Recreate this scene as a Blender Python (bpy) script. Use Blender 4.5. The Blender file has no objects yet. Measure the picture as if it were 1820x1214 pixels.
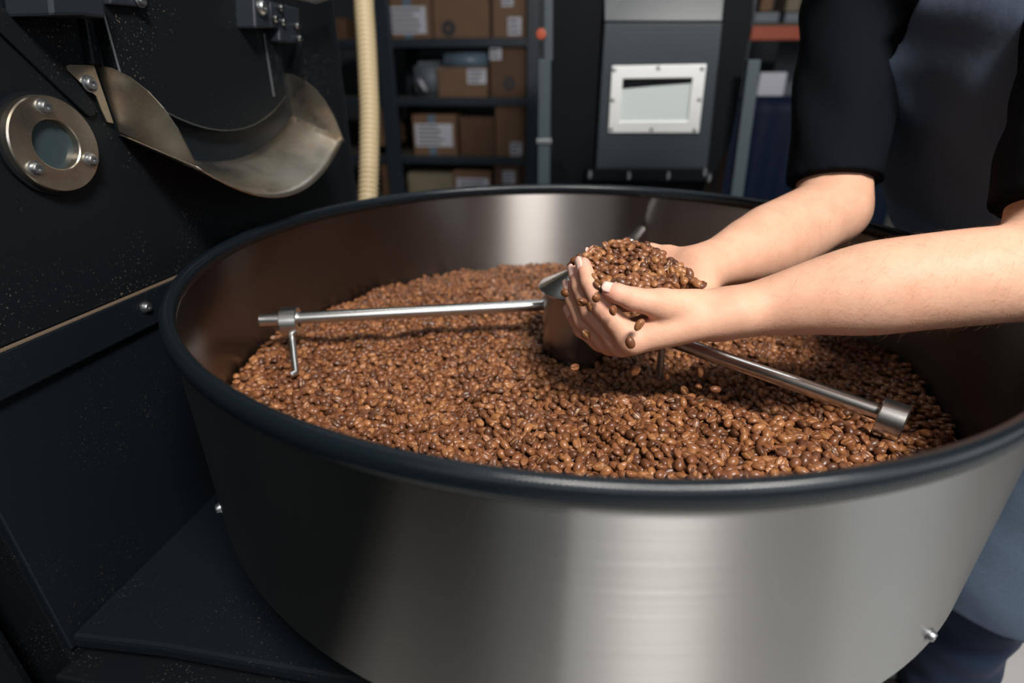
import bpy, bmesh, math, random
import numpy as np
from mathutils import Vector, Matrix, Euler, noise

random.seed(7); rng = np.random.default_rng(7)
S = bpy.context.scene
COL = S.collection
V = Vector

# ------------------------------------------------------------------ camera
FPX, CAM_D, CAM_H, YAW, PITCH, RIM = 953.335, .6651, .1836, -.129, .443, .88
cp, sp = math.cos(PITCH), math.sin(PITCH)
FW = V((math.sin(YAW) * cp, math.cos(YAW) * cp, -sp)); RT = V((math.cos(YAW), -math.sin(YAW), 0)); UP = RT.cross(FW)
EYE = V((0, -CAM_D, RIM + CAM_H))
cam_data = bpy.data.cameras.new('camera'); cam = bpy.data.objects.new('camera', cam_data); COL.objects.link(cam)
cam.matrix_world = Matrix((RT, UP, -FW)).transposed().to_4x4(); cam.matrix_world.translation = EYE
cam_data.sensor_width = 36; cam_data.lens = FPX / 1820 * 36
cam_data.clip_start = .02
cam_data.dof.use_dof = True; cam_data.dof.focus_distance = .52; cam_data.dof.aperture_fstop = 2.8
S.camera = cam

# ------------------------------------------------------------------ world, lamps, exposure
S.view_settings.view_transform = 'Standard'; S.view_settings.look = 'None'
S.view_settings.gamma = 1; S.view_settings.use_curve_mapping = False
S.view_settings.exposure = 0.0
w = bpy.data.worlds.new('world'); S.world = w; w.use_nodes = True
w.node_tree.nodes['Background'].inputs[0].default_value = (.55, .68, .85, 1)
w.node_tree.nodes['Background'].inputs[1].default_value = .02

def area(name, loc, target, size, power, color, sy=None):
    d = bpy.data.lights.new(name, 'AREA'); d.energy = power; d.color = color; d.size = size
    if sy: d.shape = 'RECTANGLE'; d.size_y = sy
    o = bpy.data.objects.new(name, d); COL.objects.link(o); o.location = loc
    o.rotation_euler = (V(target) - V(loc)).to_track_quat('-Z', 'Y').to_euler()
    return o
area('key_lamp', (.72, -1.42, 2.68), (.1, -.05, .8), .62, 94, (1, .96, .915), .34)
area('window_light', (.5, -3.3, 2.3), (.1, 0, .8), 2.8, 22, (.92, .96, 1), 1.5)
area('added_strip_fill', (-.25, .35, 3.1), (-.25, .35, 0), 2.6, 10, (.95, .98, 1), .22)  # added overhead fill for highlights on the steel, no known fixture
area('side_window_light', (3.4, -1.25, 1.75), (.2, -.4, .7), 2.2, 34, (.88, .94, 1), 1.4)
area('added_background_fill', (.2, 2.3, 3.0), (.2, 2.6, 0), 1.2, 5, (.85, .93, 1))  # added fill that lights the background, no known fixture

# ------------------------------------------------------------------ helpers
def ray(x, y): return FW + RT * ((x - 910) / FPX) - UP * ((y - 607) / FPX)
def at(x, y, depth): return EYE + ray(x, y) * depth
def on_z(x, y, z):
    r = ray(x, y); return EYE + r * ((z - EYE.z) / r.z)
def on_y(x, y, Y):
    r = ray(x, y); return EYE + r * ((Y - EYE.y) / r.y)
FA = math.radians(3.6); FN = V((math.cos(FA), -math.sin(FA), 0)); FT = V((math.sin(FA), math.cos(FA), 0)); F0 = V((-.504, 0, 0))
def face(s, z, off=0): return F0 + FT * s + FN * off + V((0, 0, z))
def fpx(x, y, off=0):
    r = ray(x, y); return EYE + r * ((F0 + FN * off - EYE).dot(FN) / r.dot(FN))
def sc(z): return .88 + (z - .9) * .9

def tag(o, label=None, cat=None, group=None, kind=None):
    if label: o['label'] = label
    if cat: o['category'] = cat
    if group: o['group'] = group
    if kind: o['kind'] = kind
    return o
def link(name, me, mat=None, parent=None, smooth=False, bevel=0, loc=None):
    o = bpy.data.objects.new(name, me); COL.objects.link(o)
    if mat is not None and not me.materials: me.materials.append(mat)
    if smooth:
        me.polygons.foreach_set('use_smooth', [True] * len(me.polygons))
    if bevel:
        m = o.modifiers.new('bevel', 'BEVEL'); m.width = bevel; m.segments = 2; m.limit_method = 'ANGLE'; m.angle_limit = math.radians(40)
    if parent is not None:
        o.parent = parent
        o.matrix_parent_inverse = Matrix.Translation(-parent_loc(parent))
    if loc is not None: o.location = loc
    return o
def parent_loc(p):      # a part sits at the world origin, a thing at its own place
    return V((0, 0, 0)) if p.parent is not None else V(p.location)
def obj(name, bm, mat, parent=None, smooth=False, bevel=0, angle=None):
    me = bpy.data.meshes.new(name); bmesh.ops.recalc_face_normals(bm, faces=bm.faces); bm.to_mesh(me); bm.free()
    o = link(name, me, mat, parent, smooth or angle is not None, bevel)
    if angle is not None: me.set_sharp_from_angle(angle=math.radians(angle))
    return o
def empty(name, loc=(0, 0, 0)):
    o = bpy.data.objects.new(name, None); COL.objects.link(o); o.location = loc; o.empty_display_size = .05; return o
def box(bm, lo, hi):
    lo, hi = V(lo), V(hi); vs = [bm.verts.new((x, y, z)) for x in (lo.x, hi.x) for y in (lo.y, hi.y) for z in (lo.z, hi.z)]
    for f in ((0, 1, 3, 2), (4, 6, 7, 5), (0, 4, 5, 1), (2, 3, 7, 6), (0, 2, 6, 4), (1, 5, 7, 3)): bm.faces.new([vs[i] for i in f])
def prism(bm, pts, vec):
    a = [bm.verts.new(p) for p in pts]; b = [bm.verts.new(V(p) + V(vec)) for p in pts]; n = len(a)
    bm.faces.new(a); bm.faces.new(b[::-1])
    for i in range(n): bm.faces.new((a[i], b[i], b[(i + 1) % n], a[(i + 1) % n]))
def tube(bm, pts, rad, n=16, cap=True):
    pts = [V(p) for p in pts]; rads = rad if isinstance(rad, (list, tuple)) else [rad] * len(pts)
    t0 = (pts[1] - pts[0]).normalized(); u = t0.orthogonal().normalized(); rings = []
    for i, p in enumerate(pts):
        t = ((pts[min(i + 1, len(pts) - 1)] - p).normalized() + (p - pts[max(i - 1, 0)]).normalized()).normalized()
        u = (u - t * u.dot(t)).normalized(); v = t.cross(u)
        rings.append([bm.verts.new(p + (u * math.cos(a) + v * math.sin(a)) * rads[i]) for a in [2 * math.pi * k / n for k in range(n)]])
    for A, B in zip(rings, rings[1:]):
        for k in range(n): bm.faces.new((A[k], A[(k + 1) % n], B[(k + 1) % n], B[k]))
    if cap: bm.faces.new(rings[0][::-1]); bm.faces.new(rings[-1])
def lathe(bm, prof, n=64, origin=(0, 0, 0), axis=(0, 0, 1), close=False):
    q = V((0, 0, 1)).rotation_difference(V(axis)); o = V(origin); rings = []
    for r, z in prof:
        if r < 1e-6: rings.append([bm.verts.new(o + q @ V((0, 0, z)))])
        else: rings.append([bm.verts.new(o + q @ V((r * math.cos(2 * math.pi * k / n), r * math.sin(2 * math.pi * k / n), z))) for k in range(n)])
    prs = list(zip(rings, rings[1:])) + ([(rings[-1], rings[0])] if close else [])
    for A, B in prs:
        for k in range(n):
            a, b, c, d = A[k % len(A)], A[(k + 1) % n % len(A)], B[(k + 1) % n % len(B)], B[k % len(B)]
            f = list(dict.fromkeys((a, b, c, d)))
            if len(f) > 2: bm.faces.new(f)
def B(): return bmesh.new()

# ------------------------------------------------------------------ materials
def mat(name, color, rough=.5, metal=0., **kw):
    m = bpy.data.materials.new(name); m.use_nodes = True; p = m.node_tree.nodes['Principled BSDF']
    p.inputs['Base Color'].default_value = (*color, 1); p.inputs['Roughness'].default_value = rough; p.inputs['Metallic'].default_value = metal
    for k, v in kw.items(): p.inputs[k].default_value = v
    return m
class NT:
    def __init__(s, m): s.m = m; s.t = m.node_tree; s.p = s.t.nodes['Principled BSDF']
    def n(s, typ, **kw):
        x = s.t.nodes.new(typ)
        for k, v in kw.items():
            if k in ('operation', 'data_type', 'blend_type', 'attribute_name', 'attribute_type', 'direction_type', 'axis', 'feature', 'wave_type', 'bands_direction', 'noise_dimensions'): setattr(x, k, v)
            else: x.inputs[k.replace('_', ' ')].default_value = v
        return x
    def l(s, a, b): s.t.links.new(a, b)
    def coord(s, scale=(1, 1, 1), out='Object'):
        c = s.n('ShaderNodeTexCoord'); mp = s.n('ShaderNodeMapping'); mp.inputs['Scale'].default_value = scale
        s.l(c.outputs[out], mp.inputs[0]); return mp.outputs[0]
    def noise(s, vec, scale, detail=3, rough=.5):
        x = s.n('ShaderNodeTexNoise', Scale=scale, Detail=detail, Roughness=rough); s.l(vec, x.inputs['Vector']); return x.outputs[0]
    def ramp(s, fac, stops):
        r = s.n('ShaderNodeValToRGB'); e = r.color_ramp.elements
        while len(e) < len(stops): e.new(.5)
        for i, (p, c) in enumerate(stops):
            e[i].position = p; e[i].color = (*c, 1) if len(c) == 3 else c
        s.l(fac, r.inputs[0]); return r.outputs[0]
    def bump(s, h, strength, dist=.001, prev=None):
        b = s.n('ShaderNodeBump', Strength=strength, Distance=dist); s.l(h, b.inputs['Height'])
        if prev is not None: s.l(prev, b.inputs['Normal'])
        s.l(b.outputs[0], s.p.inputs['Normal']); return b.outputs[0]
    def mix(s, fac, a, b):
        x = s.n('ShaderNodeMix', data_type='RGBA')
        for v, i in ((fac, 0), (a, 6), (b, 7)):
            if isinstance(v, (int, float)): x.inputs[i].default_value = v
            elif isinstance(v, tuple): x.inputs[i].default_value = (*v, 1)
            else: s.l(v, x.inputs[i])
        return x.outputs[2]
    def math(s, op, a, b=0.):
        x = s.n('ShaderNodeMath', operation=op)
        for i, v in enumerate((a, b)):
            if isinstance(v, (int, float)): x.inputs[i].default_value = v
            else: s.l(v, x.inputs[i])
        return x.outputs[0]

def paint(name, c, rough=.42, dust=.5, spec=.4):
    m = mat(name, c, rough, **{'Specular IOR Level': spec}); t = NT(m); v = t.coord()
    t.bump(t.noise(v, 900, 2), .12, .0006)
    sp_ = t.ramp(t.noise(v, 420, 1, .4), [(.68, (0, 0, 0)), (.73, (1, 1, 1))])
    big = t.ramp(t.noise(v, 9, 2), [(.45, (0, 0, 0)), (.75, (1, 1, 1))])
    t.l(t.mix(t.math('MULTIPLY', t.math('MULTIPLY', sp_, big), dust), c, (.16, .13, .10)), t.p.inputs['Base Color'])
    return m
M = {}
M['black'] = paint('black_paint', (.0045, .006, .0075), .5, .9, .16)
M['black2'] = paint('black_paint_satin', (.0055, .008, .0105), .45, .3, .2)
M['edge_glint'] = mat('painted_edge_glint', (.07, .075, .08), .4)  # lighter tone that paints a highlight along edges
M['bluegrey'] = paint('blue_grey_paint', (.013, .017, .023), .4, .1)
M['bolt_dark'] = mat('dark_bolt', (.12, .125, .13), .4, 1)
M['darkgrey'] = paint('dark_grey_paint', (.0038, .0046, .006), .55, .1, .08)
M['bolt'] = mat('zinc', (.32, .33, .34), .42, 1)
M['rim'] = mat('rim_rubber', (.005, .0085, .0115), .24, **{'Specular IOR Level': .45})
t = NT(M['rim']); c = t.n('ShaderNodeTexCoord'); sx = t.n('ShaderNodeSeparateXYZ'); t.l(c.outputs['Object'], sx.inputs[0])
ang = t.math('ARCTAN2', sx.outputs[1], sx.outputs[0]); t.bump(t.math('SINE', t.math('MULTIPLY', ang, 980.)), .28, .0004)

def steel(name, base, rough, aniso, dirt=.0):
    m = mat(name, base, rough, 1.); t = NT(m)
    c = t.n('ShaderNodeTexCoord'); sx = t.n('ShaderNodeSeparateXYZ'); t.l(c.outputs['Object'], sx.inputs[0])
    ang = t.math('ARCTAN2', sx.outputs[1], sx.outputs[0]); cx = t.n('ShaderNodeCombineXYZ')
    t.l(t.math('MULTIPLY', ang, 1.6), cx.inputs[0]); t.l(t.math('MULTIPLY', sx.outputs[2], 800.), cx.inputs[2])
    n1 = t.noise(cx.outputs[0], 1., 4, .6); n2 = t.noise(c.outputs['Object'], 5, 3)
    t.l(t.ramp(n1, [(.25, (rough * .94,) * 3), (.75, (rough * 1.08,) * 3)]), t.p.inputs['Roughness'])
    col = t.mix(n1, tuple(x * .86 for x in base), base)
    t.l(t.mix(t.ramp(n2, [(.4, (0, 0, 0)), (.8, (.5, .5, .5))]), col, tuple(x * .8 for x in base)), t.p.inputs['Base Color'])
    t.bump(n1, .006, .0003)
    t.p.inputs['Anisotropic'].default_value = aniso
    t.p.inputs['Anisotropic Rotation'].default_value = .25
    tg = t.n('ShaderNodeTangent', direction_type='RADIAL', axis='Z'); t.l(tg.outputs[0], t.p.inputs['Tangent'])
    return m
M['steel'] = steel('brushed_steel', (.50, .495, .48), .30, 1.)
M['steel_in'] = steel('filmed_steel', (.29, .272, .258), .34, 1.)
M['steel_arm'] = mat('polished_steel', (.68, .67, .65), .27, 1)
t = NT(M['steel_arm']); t.bump(t.noise(t.coord(), 300, 3), .06, .0005)
M['hub'] = mat('hub_steel', (.34, .32, .30), .3, 1)
t = NT(M['hub']); t.bump(t.noise(t.coord((900, 900, 30)), 1, 3), .1, .0004)
M['chute'] = mat('chute_steel', (.5, .45, .38), .36, 1)
t = NT(M['chute']); v = t.coord()
st = t.ramp(t.noise(v, 13, 5, .65), [(.36, (.70, .66, .58)), (.55, (.54, .47, .37)), (.72, (.32, .20, .11))])
t.l(st, t.p.inputs['Base Color']); t.l(t.ramp(t.noise(v, 26, 4), [(.3, (.24,) * 3), (.7, (.4,) * 3)]), t.p.inputs['Roughness'])
t.bump(t.noise(t.coord((40, 700, 700)), 1, 2), .05, .0004)
M['glass'] = mat('sight_glass', (.03, .045, .05), .12, 0, **{'Specular IOR Level': .8})

# coffee bean: chaff in the crease, one shade per bean
M['bean'] = mat('coffee_bean', (.2, .07, .03), .36, **{'Specular IOR Level': .5})
t = NT(M['bean']); oi = t.n('ShaderNodeObjectInfo'); at_ = t.n('ShaderNodeAttribute', attribute_name='crease')
shade = t.ramp(oi.outputs['Random'], [(0., (.085, .032, .015)), (.35, (.165, .061, .024)), (.75, (.245, .094, .035)), (1., (.37, .158, .058))])
v = t.coord(); mott = t.noise(v, 330, 3)
shade = t.mix(t.ramp(mott, [(.35, (0, 0, 0)), (.75, (.45,) * 3)]), shade, (.07, .022, .01))
chaff = t.math('MULTIPLY', at_.outputs['Fac'], t.math('GREATER_THAN', t.math('FRACT', t.math('MULTIPLY', oi.outputs['Random'], 37.3)), .3))
t.l(t.mix(chaff, shade, (.44, .23, .095)), t.p.inputs['Base Color'])
t.bump(t.noise(v, 700, 3), .18, .0005)

M['skin'] = mat('skin', (.72, .45, .33), .58, **{'Subsurface Weight': .08, 'Subsurface Scale': .004, 'Specular IOR Level': .28})
M['skin'].node_tree.nodes['Principled BSDF'].inputs['Subsurface Radius'].default_value = (1, .35, .2)
t = NT(M['skin']); v = t.coord(); a_ = t.n('ShaderNodeAttribute', attribute_name='pink')
base = t.mix(t.ramp(t.noise(v, 45, 4), [(.2, (0, 0, 0)), (.85, (1, 1, 1))]), (.665, .39, .268), (.585, .305, .20))
t.l(t.mix(a_.outputs['Fac'], base, (.72, .30, .23)), t.p.inputs['Base Color'])
b1 = t.bump(t.noise(v, 520, 3), .22, .0006); t.bump(t.noise(t.coord((1, 1, 1)), 130, 3), .25, .0012, b1)
M['nail'] = mat('nail', (.78, .50, .42), .25)
M['hair'] = mat('hair', (.03, .02, .013), .5)
M['armhair'] = mat('arm_hair', (.22, .10, .045), .45)

def cloth(name, c, scale=1500, rough=.85, str_=.25, sheen=.06, spec=.12):
    m = mat(name, c, rough, **{'Specular IOR Level': spec, 'Sheen Weight': sheen, 'Sheen Roughness': .5}); t = NT(m); v = t.coord()
    wv = t.n('ShaderNodeTexWave', Scale=scale / 6.3, Distortion=1.2); wv.bands_direction = 'DIAGONAL'; t.l(v, wv.inputs['Vector'])
    b = t.bump(wv.outputs[1], str_, .0006); t.bump(t.noise(v, 24, 3), .35, .006, b)
    nz = t.noise(v, 700, 2)
    t.l(t.mix(nz, tuple(x * .75 for x in c), tuple(x * 1.25 for x in c)), t.p.inputs['Base Color'])
    return m
M['apron'] = cloth('apron_twill', (.074, .100, .145), 4200)
M['shirt'] = cloth('shirt_jersey', (.004, .005, .0068), 5000, str_=.2, sheen=0., spec=.06)
M['jeans'] = cloth('denim', (.012, .022, .045), 4500, sheen=.05)
M['shoe'] = mat('shoe_leather', (.02, .017, .015), .4)

def card(name, c):
    m = mat(name, c, .8); t = NT(m); v = t.coord()
    t.l(t.mix(t.noise(v, 8, 3), tuple(x * .7 for x in c), c), t.p.inputs['Base Color']); t.bump(t.noise(v, 60, 2), .1, .002); return m
M['card'] = card('cardboard', (.19, .105, .058)); M['card2'] = card('cardboard_dark', (.115, .06, .032)); M['card3'] = card('cardboard_pale', (.22, .18, .12))
M['paper'] = mat('paper', (.5, .5, .55), .7); M['ink'] = mat('ink', (.03, .03, .035), .8); M['tape'] = mat('tape', (.12, .17, .22), .3)
M['post'] = mat('rack_navy', (.012, .02, .03), .45); M['board'] = card('shelf_board', (.10, .09, .07))
M['orange'] = mat('rack_orange', (.36, .055, .016), .5)
M['greypost'] = mat('grey_post', (.036, .054, .064), .5)
M['hopper'] = paint('hopper_paint', (.026, .034, .041), .34, .0, .45)
M['frame'] = mat('aluminium_frame', (.75, .75, .73), .42, .65)
M['pane'] = mat('hopper_pane', (.52, .57, .56), .2, 0, **{'Specular IOR Level': .7})
M['hose'] = mat('hose_plastic', (.50, .40, .24), .42, **{'Subsurface Weight': .0})
M['blue'] = cloth('blue_tarpaulin', (.0035, .010, .026), 500, .5)
M['plasticgrey'] = mat('grey_plastic', (.13, .15, .17), .5)

def wallmat(name, c, sc_=6):
    m = mat(name, c, .85); t = NT(m); v = t.coord()
    t.l(t.mix(t.noise(v, sc_, 5, .6), tuple(x * .8 for x in c), tuple(min(1, x * 1.12) for x in c)), t.p.inputs['Base Color']); t.bump(t.noise(v, 60, 4), .15, .002); return m
M['floor'] = wallmat('concrete', (.42, .41, .395)); M['wall'] = wallmat('plaster', (.13, .13, .13)); M['wallback'] = wallmat('dark_plaster', (.04, .043, .05))

# ------------------------------------------------------------------ the room
def struct(name, lo, hi, m):
    b = B(); box(b, lo, hi); return tag(obj(name, b, m), kind='structure')
struct('floor', (-3.2, -4, -.1), (3.6, 4.9, 0), M['floor'])
struct('ceiling', (-3.2, -4, 3.2), (3.6, 4.9, 3.3), M['wall'])
struct('wall_back', (-3.2, 4.8, 0), (3.6, 4.9, 3.2), M['wallback'])
struct('wall_front', (-3.2, -4.1, 0), (3.6, -4, 3.2), M['wall'])
struct('wall_left', (-3.3, -4, 0), (-3.2, 4.9, 3.2), M['wallback'])
struct('wall_right', (3.6, -4, 0), (3.7, 4.9, 3.2), M['wall'])

# ------------------------------------------------------------------ unseen black block added behind the lens to darken the steel's reflection
cc = tag(empty('added_dark_block', (-1.0, -1.5, 0)), 'unseen low black block added to darken the reflection in the steel tray', 'dark block')
b = B(); box(b, (-2.1, -2.1, .06), (.02, -.98, .84)); obj('dark_block_body', b, M['black'], cc, bevel=.01)
b = B(); box(b, (-2.1, -.975, .06), (-.57, -.36, .84)); obj('dark_block_side', b, M['black'], cc, bevel=.01)
b = B(); box(b, (-2.05, -2.05, 0), (-.03, -1.1, .06)); obj('dark_block_base', b, M['black'], cc)

# ------------------------------------------------------------------ cooling tray
ZB = .664; R = .45
tray = tag(empty('cooling_tray', (0, 0, ZB)), 'wide round brushed steel cooling tray with black rim, full of coffee beans', 'tray')
b = B(); lathe(b, [(R - .0012, RIM), (R, RIM), (R, ZB), (R - .0012, ZB)], 192, close=True); obj('tray_wall', b, M['steel'], tray, angle=40)
b = B(); lathe(b, [(R - .0028, RIM), (R - .0013, RIM), (R - .0013, ZB), (R - .0028, ZB)], 192, close=True); tag(obj('inner_wall', b, M['steel_in'], tray, angle=40), 'inner steel wall filmed with coffee residue')
b = B(); lathe(b, [(0, ZB + .004), (R - .003, ZB + .004), (R - .003, ZB), (0, ZB)], 96); obj('tray_bottom', b, M['hub'], tray)
b = B(); rp = []
for k in range(16):
    a = 2 * math.pi * k / 16; rp.append((R - .001 + .0066 * math.cos(a), RIM - .001 + (.0085 if math.sin(a) > 0 else .0115) * math.sin(a)))
lathe(b, rp, 256, close=True); obj('rim', b, M['rim'], tray, smooth=True)
def boltm(bm, p, n, r=.0075, h=.004):
    lathe(bm, [(r * 1.25, 0), (r * 1.25, h * .3), (r, h * .35), (r * .97, h), (r * .75, h * 1.45), (r * .4, h * 1.5), (r * .36, h * .9), (0, h * .85)], 20, p, n)
for bx, by, bz in ((-.3265, -.3096, .701), (.2804, -.3520, .686)):
    n = V((bx, by, 0)).normalized(); b = B(); boltm(b, V((n.x * R, n.y * R, bz)), n, .0045, .003); obj('bolt', b, M['bolt'], tray, angle=35)
b = B(); lathe(b, [(.17, .5245), (.17, ZB)], 48); lathe(b, [(.40, ZB), (.40, ZB - .03), (.17, ZB - .05)], 64); obj('pedestal', b, M['black2'], tray, smooth=True)

# ------------------------------------------------------------------ stirrer in the tray
ZA = .79
stir = tag(empty('stirrer', (0, 0, .70)), 'steel stirrer with conical hub and round arms standing in the beans', 'stirrer')
b = B(); lathe(b, [(0, .676), (.0435, .676), (.0435, .828), (0, .828)], 64); obj('hub', b, M['hub'], stir, angle=40)
b = B(); lathe(b, [(0, .826), (.049, .826), (.051, .829), (.049, .832), (.012, .852), (.009, .856), (0, .857)], 64); obj('hub_cone', b, M['steel_arm'], stir, angle=30)
def arm(pts, collar_t, pins):
    pts = [V(p) for p in pts]
    b = B(); tube(b, pts, .0082, 20); a = obj('arm', b, M['steel_arm'], stir, angle=40, bevel=0)
    p0, p1 = pts[-2], pts[-1]; d = (p1 - p0).normalized(); c = p0.lerp(p1, collar_t)
    b = B(); lathe(b, [(.0078, -.011), (.0175, -.011), (.0188, -.0098), (.0188, .0098), (.0175, .011), (.0078, .011)], 32, c - V((0, 0, .004)), d); obj('collar', b, M['steel_arm'], a, angle=30)
    for q in pins:
        b = B(); tube(b, q, .0043, 12); obj('pin', b, M['steel_arm'], a, angle=40)
e1 = on_z(463, 569, ZA); s1 = on_z(968, 542, ZA)
k1 = s1.lerp(e1, .985 - .08)
kn = s1.lerp(e1, .905)
foot = on_z(526, 662, .742)
arm([at(985, 506, (s1 - EYE).dot(FW)), at(977, 527, (s1 - EYE).dot(FW)), s1 + (e1 - s1) * .004, s1 + (e1 - s1) * .03, e1], .90,
    [[kn - V((0, 0, .012)), kn.lerp(foot, .6), foot, foot + V((-.004, -.006, -.001))]])
e2 = on_z(1606, 748, ZA - .006); d2 = V((e2.x, e2.y, 0)).normalized()
s2 = V((d2.x * .04, d2.y * .04, ZA + .008)); kn2 = s2.lerp(e2, .26)
arm([s2, e2], .972, [[kn2, kn2 + V((.0, -.004, -.07))]])
e3 = on_z(1139, 408, .808); d3 = V((e3.x, e3.y, 0)).normalized()
s3 = V((d3.x * .04, d3.y * .04, .80)); kn3 = s3.lerp(e3, .8)
arm([s3, e3], .7, [[kn3, kn3 + V((0, 0, -.07))]])

# ------------------------------------------------------------------ coffee beans
def bean_mesh(name, L, W, T, bend, seed, nu=26, nv=20):
    r = random.Random(seed); vs = []; cr = []; fs = []
    for i in range(nu + 1):
        th = math.pi * i / nu; x = -math.cos(th); rr = max(0., math.sin(th)) ** .88
        for j in range(nv):
            a = 2 * math.pi * j / nv; yy = math.cos(a); zz = math.sin(a)
            y = yy * rr; z = zz * rr
            Z = z * (T * .62) if z < 0 else z * T * .30
            c = 0
            if zz > 0:
                yc = y - bend * math.sin(x * 2.4)
                g = math.exp(-(yc / .16) ** 2) * min(1, (1 - abs(x)) * 6); Z -= g * T * .30; c = min(1, g * 1.1) ** 2.4
                Z += (1 - g) * T * .05 * rr
            vs.append((x * L * .5, y * W * .5 * (1 + .06 * x), Z)); cr.append(c)
    for i in range(nu):
        for j in range(nv):
            q = (i * nv + j, i * nv + (j + 1) % nv, (i + 1) * nv + (j + 1) % nv, (i + 1) * nv + j); fs.append(q)
    me = bpy.data.meshes.new(name); me.from_pydata(vs, [], fs)
    me.attributes.new('crease', 'FLOAT', 'POINT').data.foreach_set('value', cr)
    bm = bmesh.new(); bm.from_mesh(me); bmesh.ops.remove_doubles(bm, verts=bm.verts, dist=1e-5); bmesh.ops.recalc_face_normals(bm, faces=bm.faces); bm.to_mesh(me); bm.free()
    me.polygons.foreach_set('use_smooth', [True] * len(me.polygons)); me.materials.append(M['bean']); return me
BEANS = [bean_mesh('coffee_bean', .0116, .0084, .0068, .12, 1), bean_mesh('coffee_bean', .0108, .0086, .0070, -.10, 2), bean_mesh('coffee_bean', .0122, .0080, .0066, .16, 3)]

AL, AR = V((e1.x - s1.x, e1.y - s1.y)).normalized(), V((d2.x, d2.y))
def bed(x, y):
    r2 = (x * x + y * y) / (.44 ** 2)
    z = .7205 + .020 * (1 - r2)
    sg = lambda v: 1 / (1 + np.exp(-np.clip(v, -30, 30)))
    yr = -.112 - .24 * np.clip(x, 0, .25) + .05 * np.clip(x - .25, -.0, .2) + .004 * np.sin(x * 60)
    up = sg((x - .045) / .022) * sg((yr - y) / .007) * (1 - sg((x - .375) / .012) * sg((y + .19) / .02))
    z = z + (.028 + .008 * sg((x - .25) / .02)) * up - .009 * sg((x - .03) / .03) * np.exp(-((y - yr - .05) / .035) ** 2)
    z = z + .016 * np.exp(-(((x + .40) / .07) ** 2 + ((y + .05) / .08) ** 2))
    z = z + .004 * np.sin(x * 31 + 1.3) * np.sin(y * 27 + .4) + .003 * np.sin(x * 57 + y * 41)
    return z
pts = []
def layer(spacing, dz, jz, flat):
    n = int(.9 / spacing); out = []
    gx, gy = np.meshgrid(np.arange(-n, n) * spacing, np.arange(-n, n) * spacing * .866)
    gx = gx + (np.arange(gx.shape[0]) % 2)[:, None] * spacing * .5
    x = gx.ravel() + rng.normal(0, spacing * .22, gx.size); y = gy.ravel() + rng.normal(0, spacing * .22, gx.size)
    k = (np.hypot(x, y) < .4415) & (np.hypot(x, y) > .047); x, y = x[k], y[k]; m = len(x)
    z = bed(x, y) + dz + rng.uniform(-jz, jz, m)
    return np.stack([x, y, z, rng.normal(0, .42, m) + np.where(rng.random(m) < flat, 0, np.pi), rng.normal(0, .36, m), rng.uniform(0, 2 * np.pi, m)], 1)
P = np.concatenate([layer(.0088, 0, .0028, .55), layer(.0083, -.0052, .002, .5), layer(.0095, -.009, .002, .5)])
# how large each shows: those seen over the near rim, nearest first, become single beans
X = P[:, :3] - np.array(EYE); dep = X @ np.array(FW)
px = 910 + FPX * (X @ np.array(RT)) / dep; py = 607 - FPX * (X @ np.array(UP)) / dep
tcr = (RIM + .008 - EYE.z) / X[:, 2]; rc = np.hypot(EYE.x + X[:, 0] * tcr, EYE.y + X[:, 1] * tcr)
ok = (px > 0) & (px < 1815) & (rc < .437); ok[int(len(P) * 0 + (len(P) // 3)):] = False
shows = np.where(ok, 1 / dep * (1 + .6 * ((px - 910) / FPX) ** 2), 0)
pick = np.argsort(-shows)[:150]; rest = np.setdiff1d(np.arange(len(P)), pick)
def bean(i, loc, rot, scale, label, group=None):
    o = bpy.data.objects.new('coffee_bean', BEANS[i % 3]); COL.objects.link(o)
    o.location = loc; o.rotation_euler = rot; o.scale = scale if hasattr(scale, '__len__') else (scale,) * 3
    return tag(o, label, 'coffee bean', group)
for k, i in enumerate(pick):
    s_ = rng.uniform(.93, 1.12)
    bean(k, P[i, :3], P[i, 3:], s_, 'roasted brown coffee bean on the front of the bed inside the near rim', 'beans at the front of the bed by the near rim')
ng = bpy.data.node_groups.new('bean_bed', 'GeometryNodeTree')
ng.interface.new_socket('Geometry', in_out='INPUT', socket_type='NodeSocketGeometry'); ng.interface.new_socket('Geometry', in_out='OUTPUT', socket_type='NodeSocketGeometry')
gi, go = ng.nodes.new('NodeGroupInput'), ng.nodes.new('NodeGroupOutput')
iop = ng.nodes.new('GeometryNodeInstanceOnPoints'); join = ng.nodes.new('GeometryNodeJoinGeometry')
srcs = [o for o in COL.objects if o.name.startswith('coffee_bean') and o.type == 'MESH'][:3]
for o in srcs:
    inf = ng.nodes.new('GeometryNodeObjectInfo'); inf.inputs['Object'].default_value = o; inf.inputs['As Instance'].default_value = True; inf.transform_space = 'ORIGINAL'
    ng.links.new(inf.outputs['Geometry'], join.inputs[0])
iop.inputs['Pick Instance'].default_value = True
ra = ng.nodes.new('GeometryNodeInputNamedAttribute'); ra.data_type = 'FLOAT_VECTOR'; ra.inputs[0].default_value = 'rot'
sa = ng.nodes.new('GeometryNodeInputNamedAttribute'); sa.data_type = 'FLOAT'; sa.inputs[0].default_value = 'scl'
er = ng.nodes.new('FunctionNodeEulerToRotation'); ng.links.new(ra.outputs[0], er.inputs[0])
ng.links.new(gi.outputs[0], iop.inputs['Points']); ng.links.new(join.outputs[0], iop.inputs['Instance'])
ng.links.new(er.outputs[0], iop.inputs['Rotation']); ng.links.new(sa.outputs[0], iop.inputs['Scale']); ng.links.new(iop.outputs[0], go.inputs[0])
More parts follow.
